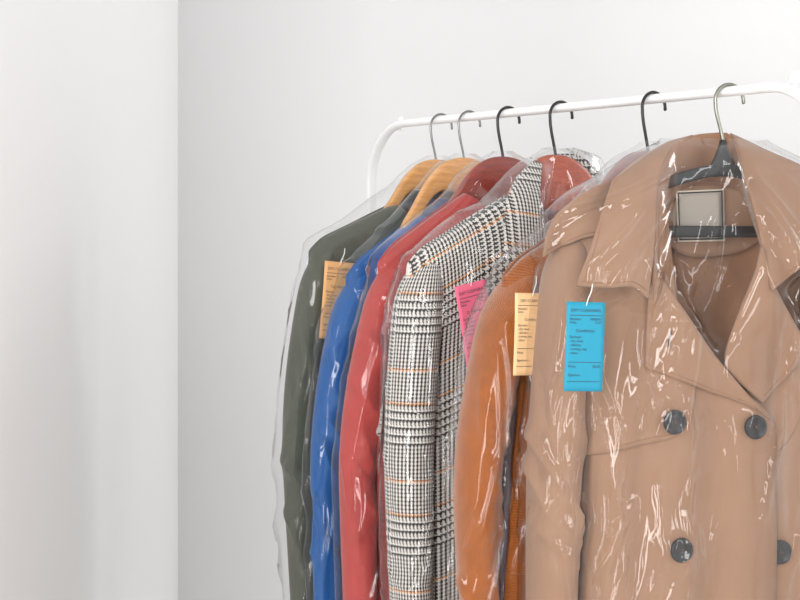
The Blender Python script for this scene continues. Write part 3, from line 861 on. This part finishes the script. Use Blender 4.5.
# collar leaves
Lf = [(692, 136, .020), (673, 147, -.010), (661, 168, -.035), (656, 195, -.052), (655, 235, -.068), (648, 298, -.084)]
free_patch(co, 'collar_leaf', [(612, 180, -.026), (640, 158, -.012), (665, 144, .004), (692, 136, .020)], [(577, 286, -.070), (605, 288, -.080), (632, 287, -.086), (648, 298, -.084)],
           [(612, 180, -.026), (597, 228, -.052), (577, 286, -.070)], Lf, M_trench, 36, 44, 0.0035, wr=0.0016, seed=12, stitch='lb')
Rf = [(730, 134, .028), (738, 150, .004), (746, 185, -.028), (757, 222, -.050), (771, 291, -.078)]
free_patch(co, 'collar_leaf', [(730, 134, .028), (765, 150, .012), (800, 166, .000), (840, 188, -.010)], [(771, 291, -.078), (800, 269, -.078), (850, 240, -.055)],
           Rf, [(840, 188, -.010), (850, 240, -.055)], M_trench, 36, 44, 0.0035, wr=0.0016, seed=13, stitch='b')
# stand of the collar around the back of the neck
Fc = [(653, 285, -.070), (655, 240, -.066), (656, 195, -.050), (661, 168, -.035), (673, 147, -.010), (692, 136, .020), (712, 133, .034), (730, 134, .028), (738, 150, .004), (746, 185, -.026), (757, 222, -.045), (767, 268, -.064)]
Nc = [(656, 285, -.045), (658, 250, -.035), (660, 222, -.020), (667, 203, .004), (681, 196, .030), (700, 194, .040), (715, 193, .042), (733, 194, .038), (745, 200, .020), (752, 218, .000), (761, 242, -.030), (769, 272, -.050)]
free_patch(co, 'collar_stand', Fc, Nc, [Fc[0], Nc[0]], [Fc[-1], Nc[-1]], M_trench_in, 60, 12, 0.003, wr=0.0015)
# lining of the back seen through the neck, with its facing and label
lin = free_patch(co, 'back_lining', [(-.15, .030, -.150), (0, .036, -.108), (.13, .030, -.150)], [(-.15, .036, -.62), (0, .040, -.62), (.13, .036, -.62)],
           [(-.15, .030, -.150), (-.15, .036, -.62)], [(.13, .030, -.150), (.13, .036, -.62)], M_trench_in, 50, 40, 0.002, wr=0.003, absolute=True)
facing = free_patch(co, 'neck_facing', [(648, 200, .024), (705, 185, .026), (775, 200, .024)], [(648, 232, .022), (680, 253, .024), (705, 257, .025), (745, 250, .024), (775, 228, .022)],
           [(648, 200, .024), (648, 232, .022)], [(775, 200, .024), (775, 228, .022)], M_trench, 36, 14, 0.002, wr=0.001)
lb = free_patch(co, 'neck_label', [(676, 191, .0195), (724, 189, .0195)], [(678, 242, .018), (725, 241, .018)], [(676, 191, .0195), (678, 242, .018)], [(724, 189, .0195), (725, 241, .018)], M_labelcream, 10, 10, 0.001)
free_patch(co, 'label_field', [(679, 194, .0183), (721, 192, .0183)], [(680.5, 239, .0168), (722, 238, .0168)], [(679, 194, .0183), (680.5, 239, .0168)], [(721, 192, .0183), (722, 238, .0168)], M_label, 10, 10, 0.0008, parent=lb)
free_patch(co, 'border_stitching', [(677.5, 192.5, .0190), (722.5, 190.5, .0190)], [(679.3, 240.4, .0175), (723.5, 239.5, .0175)], [(677.5, 192.5, .0190), (679.3, 240.4, .0175)], [(722.5, 190.5, .0190), (723.5, 239.5, .0175)], M_olive_in, 10, 10, 0.0006, parent=lb)
lb['label'] = 'cream bordered woven label inside the neck'

def button(px, py, r=0.0145, lift=0.014, rot=0.3):
    x, z, l = co.on(px, py, lift)
    y = float(sh.yf(x, z)) - l
    prof = [(0.0, -0.0020), (0.55, -0.0022), (0.72, -0.0026), (0.86, -0.0042), (0.96, -0.0038), (1.0, -0.0015), (0.94, 0.0015), (0.0, 0.0015)]
    n = 28; V = []; F = []
    for (a, yy) in prof:
        for q in range(n):
            an = 2 * PI * q / n + rot
            V.append((x + a * r * math.cos(an), y + yy, z + a * r * math.sin(an)))
    for k in range(len(prof) - 1):
        for q in range(n):
            F.append((k * n + q, k * n + (q + 1) % n, (k + 1) * n + (q + 1) % n, (k + 1) * n + q))
    b = mesh_obj('button', V, F, M_button, co.root)
    b['label'] = 'round black button'
    th = []
    for k in (0, 1):
        an = rot + k * PI / 2
        d = np.array([math.cos(an), 0, math.sin(an)]) * r * 0.3
        c = np.array([x, y - 0.0028, z])
        th.append(tube([c - d, c, c + d], 0.0007, 6))
    mesh_obj('thread_cross', *merge(*th), M_thread_dark, b)
for a in ((674, 422, .0145, .021, 0.2), (755, 427, .0145, .018, .7), (681, 550, .0145, .016, 1.1), (780, 552, .0145, .008, .4)): button(*a)
bh = []
for (ax_, ay_, bx_, by_, lf) in ((671, 331, 668, 347, .026),):
    p0, p1 = co.on(ax_, ay_, lf), co.on(bx_, by_, lf)
    q = lambda p: (p[0], float(sh.yf(p[0], p[1])) - p[2], p[1])
    bh.append(tube(resample([q(p0), q(p1)], 6), 0.0010, 8))
mesh_obj('buttonhole', *merge(*bh), M_olive_in, co.root)

# black plastic hanger of the trench coat
hg = empty('plastic_hanger', trench.loc, TR, 'black plastic hanger with metal hook and crossbar inside the beige trench coat', 'hanger', HG)
pth = hook_path(-0.066)
mesh_obj('hook', *merge(tube(pth, np.full(len(pth), 0.0023), 12), ball(pth[0], 0.0025, 10)), M_nickel, hg)
V1 = []
def bar(pts, hh, tt):
    return tube(resample(pts, 30), tt, 10, hh, None)
def flat_bar(pts, hz, ty):
    pts = resample(pts, 40); V = []; n = 12
    for p in pts:
        for q in range(n):
            an = 2 * PI * q / n; c, s_ = math.cos(an), math.sin(an)
            V.append((p[0], p[1] + ty * np.sign(c) * abs(c) ** .5, p[2] + hz * np.sign(s_) * abs(s_) ** .5))
    F = [(i * n + q, i * n + (q + 1) % n, (i + 1) * n + (q + 1) % n, (i + 1) * n + q) for i in range(len(pts) - 1) for q in range(n)]
    F += [tuple(range(n))[::-1], tuple((len(pts) - 1) * n + q for q in range(n))]
    return V, F
arms = flat_bar([(-.20, 0, -.160), (-.15, 0, -.140), (-.09, 0, -.116), (-.03, 0, -.099), (0, 0, -.096), (.03, 0, -.099), (.09, 0, -.116), (.15, 0, -.140), (.20, 0, -.160)], .0075, .005)
hub_V = []; hub_F = []
n = 14
for (z, hw) in ((-.059, .003), (-.069, .007), (-.080, .012), (-.090, .018), (-.100, .022)):
    for q in range(n):
        an = 2 * PI * q / n; hub_V.append((hw * math.cos(an), .0055 * math.sin(an), z))
for k in range(4):
    for q in range(n): hub_F.append((k * n + q, k * n + (q + 1) % n, (k + 1) * n + (q + 1) % n, (k + 1) * n + q))
hub_F += [tuple(range(n)), tuple(4 * n + q for q in range(n))[::-1]]
mesh_obj('shoulder_arms', *merge(arms, (hub_V, hub_F)), M_blackplastic, hg)
mesh_obj('crossbar', *flat_bar([(-.185, 0, -.163), (-.16, 0, -.168), (0, 0, -.170), (.16, 0, -.168), (.185, 0, -.163)], .0070, .0045), M_blackplastic, hg)

# ------------------------------------------------------------------ bags
def std_prof(w, zt, ztop, out):
    return [(ztop, .005, .005, .006), (ztop - .012, .018, .018, .010), (-.10, .074, .074, .018), (zt + .006, w + .004, w + .004, .018), (zt - .06, w + .012, w + .012, .024),
            (-.45, w + out * .8, w + out * .8, .030), (-.75, w + out, w + out, .034), (-1.12, w + out, w + out, .036)]
FOLDS = [[(308, 330, 298, 480), (318, 470, 290, 560), (324, 440, 303, 545), (318, 250, 304, 330), (345, 215, 318, 235), (304, 520, 298, 600)],
         [(348, 268, 336, 330), (327, 430, 321, 540), (420, 205, 360, 255), (334, 330, 322, 430), (338, 500, 330, 600)],
         [(395, 552, 374, 600), (365, 300, 352, 420), (440, 205, 395, 245), (372, 470, 362, 560), (352, 520, 346, 600)],
         [(414, 400, 400, 445), (416, 404, 432, 445), (470, 210, 430, 250), (399, 450, 396, 560), (500, 200, 470, 235)],
         [(482, 400, 470, 445), (478, 296, 492, 330), (470, 340, 458, 470), (500, 440, 515, 520), (480, 470, 474, 600), (540, 205, 505, 250)]]
def bold(coat, lines, y=-.05):
    out = []
    for (a, b, c, d) in lines:
        p, q = coat.local(a, b, y), coat.local(c, d, y)
        for k, sl in ((0, 0.85), (-1, 0.68), (1, 1.05)):
            out.append((p[0] + k * 0.006, p[2] - 0.004 * abs(k), q[0] + k * 0.004, q[2], 1.6 * 0.004 * sl, 0.0025, 0.004, 0.002))
    return out
films = [m_film('clear_film', k) for k in range(6)]
bags = []
specs = [(olive, 0.024, 1.0, 'clear plastic bag over the olive coat'), (blue, 0.024, 1.0, 'clear plastic bag over the blue jacket'),
         (red, 0.028, 1.0, 'clear plastic bag over the red jacket'), (check, 0.024, 1.0, 'clear plastic bag over the houndstooth check coat'),
         (orange, 0.034, 1.0, 'clear plastic bag over the orange wool coat')]
by = []
for k, (c_, out, _, lab) in enumerate(specs):
    s_ = c_.sh
    bg, f = make_bag(c_, films[k], lab, std_prof(s_.w, s_.zt, -.054, out), 100 + 7 * k, -(s_.L + .15), roots=[hangers[k]], strong=bold(c_, FOLDS[k]))
    by.append(f)
s_ = trench.sh
tp = [(-.058, .016, .012, .012), (-.066, .050, .018, .030), (-.085, .080, .036, .040), (-.12, .13, .10, .035), (-.156, .228, .228, .020), (-.21, .240, .240, .03), (-.45, .256, .256, .04), (-1.2, .26, .26, .05)]
strong = []
def add_strong(px0, py0, px1, py1, h=0.0052, w1=0.0022, w2=0.0056, wg=0.0015):
    a, b = trench.local(px0, py0, -.075), trench.local(px1, py1, -.075)
    for k, sl in ((0, 0.68), (-1, 0.55), (1, 0.78)):
        strong.append((a[0] + k * 0.0065, a[2] - 0.004 * abs(k), b[0] + k * 0.005, b[2], 1.6 * w2 * sl, w1, w2, wg))
add_strong(648, 280, 612, 620); add_strong(650, 240, 640, 420); add_strong(602, 585, 640, 500); add_strong(566, 470, 552, 560)
add_strong(738, 140, 800, 280); add_strong(640, 205, 585, 270); add_strong(636, 235, 595, 310); add_strong(745, 170, 778, 260)
bg, f = make_bag(trench, films[5], 'clear plastic bag over the beige trench coat', tp, 171, -1.22, 70, strong, roots=[hg], slopes=(0.66, 0.7, 0.2))
by.append(f)

# ------------------------------------------------------------------ tags
make_tag(trench, by[5], rgb(36, 146, 176), 586, 302, 0.046, 0.099, math.radians(2.0), 'blue paper tag with dark print pinned to the bag of the beige trench coat', yaw=-0.05)
make_tag(orange, by[4], rgb(238, 198, 148), 532, 293, 0.050, 0.096, math.radians(1.5), 'cream paper tag with pink stamp on the bag of the orange coat', True)
make_tag(check, by[3], rgb(238, 112, 142), 470, 283, 0.050, 0.112, math.radians(-11), 'pink paper tag on the bag of the checked coat')
make_tag(olive, by[0], rgb(232, 178, 120), 340, 262, 0.050, 0.110, math.radians(5), 'peach paper tag with pink stamp on the bag of the olive coat', True)

# ------------------------------------------------------------------ light
def area(name, loc, target, sx, sy, power, col=(1, 1, 1)):
    l = bpy.data.lights.new(name, 'AREA'); l.shape = 'RECTANGLE'; l.size = sx; l.size_y = sy; l.energy = power; l.color = col
    o = bpy.data.objects.new(name, l); C.objects.link(o); o.location = loc
    o.rotation_euler = (Vector(target) - Vector(loc)).to_track_quat('-Z', 'Y').to_euler()
    return o
area('window_light', (-0.9, -2.3, 1.75), (0.2, 2.4, 1.4), 0.8, 2.7, 100, (1, 0.99, 0.975))
area('left_window_light', (-1.55, -0.5, 1.7), (0.1, 2.4, 1.3), 0.4, 2.4, 40, (1, 0.995, 0.985))
area('side_window_light', (2.4, -1.4, 1.9), (0.1, 2.4, 1.3), 0.4, 2.6, 30, (1, 1, 1))
area('far_fill_light', (3.1, 2.8, 2.3), (-0.48, 2.7, 0.4), 0.5, 0.9, 11, (1, 1, 1))  # added fill lamp that brightens the left wall, no window there
w = bpy.data.worlds.new('room_daylight'); bpy.context.scene.world = w; w.use_nodes = True
wt = w.node_tree; bg_ = wt.nodes['Background']; bg_.inputs[0].default_value = (1, 1, 1, 1)
tcw = wt.nodes.new('ShaderNodeTexCoord'); dt = wt.nodes.new('ShaderNodeVectorMath'); dt.operation = 'DOT_PRODUCT'
dt.inputs[1].default_value = (0.97, -0.05, -0.08); wt.links.new(tcw.outputs['Generated'], dt.inputs[0])
mr = wt.nodes.new('ShaderNodeMapRange'); mr.inputs[1].default_value = 0; mr.inputs[2].default_value = 1; mr.inputs[3].default_value = 0.56; mr.inputs[4].default_value = 1.15
wt.links.new(dt.outputs['Value'], mr.inputs[0]); wt.links.new(mr.outputs[0], bg_.inputs[1])

# ------------------------------------------------------------------ camera
cam = bpy.data.cameras.new('camera'); co_ = bpy.data.objects.new('camera', cam); C.objects.link(co_)
co_.location = (0, 0, CAM_Z); co_.rotation_euler = (PI / 2, 0, 0)
cam.sensor_width = 36; cam.lens = FOC / 800 * 36; cam.shift_y = -65 / 800
cam.clip_start = 0.05
sc = bpy.context.scene
sc.camera = co_
sc.cycles.transparent_max_bounces = 40
sc.view_settings.view_transform = 'Standard'; sc.view_settings.look = 'None'
sc.view_settings.gamma = 1; sc.view_settings.use_curve_mapping = False
sc.view_settings.exposure = 0.08
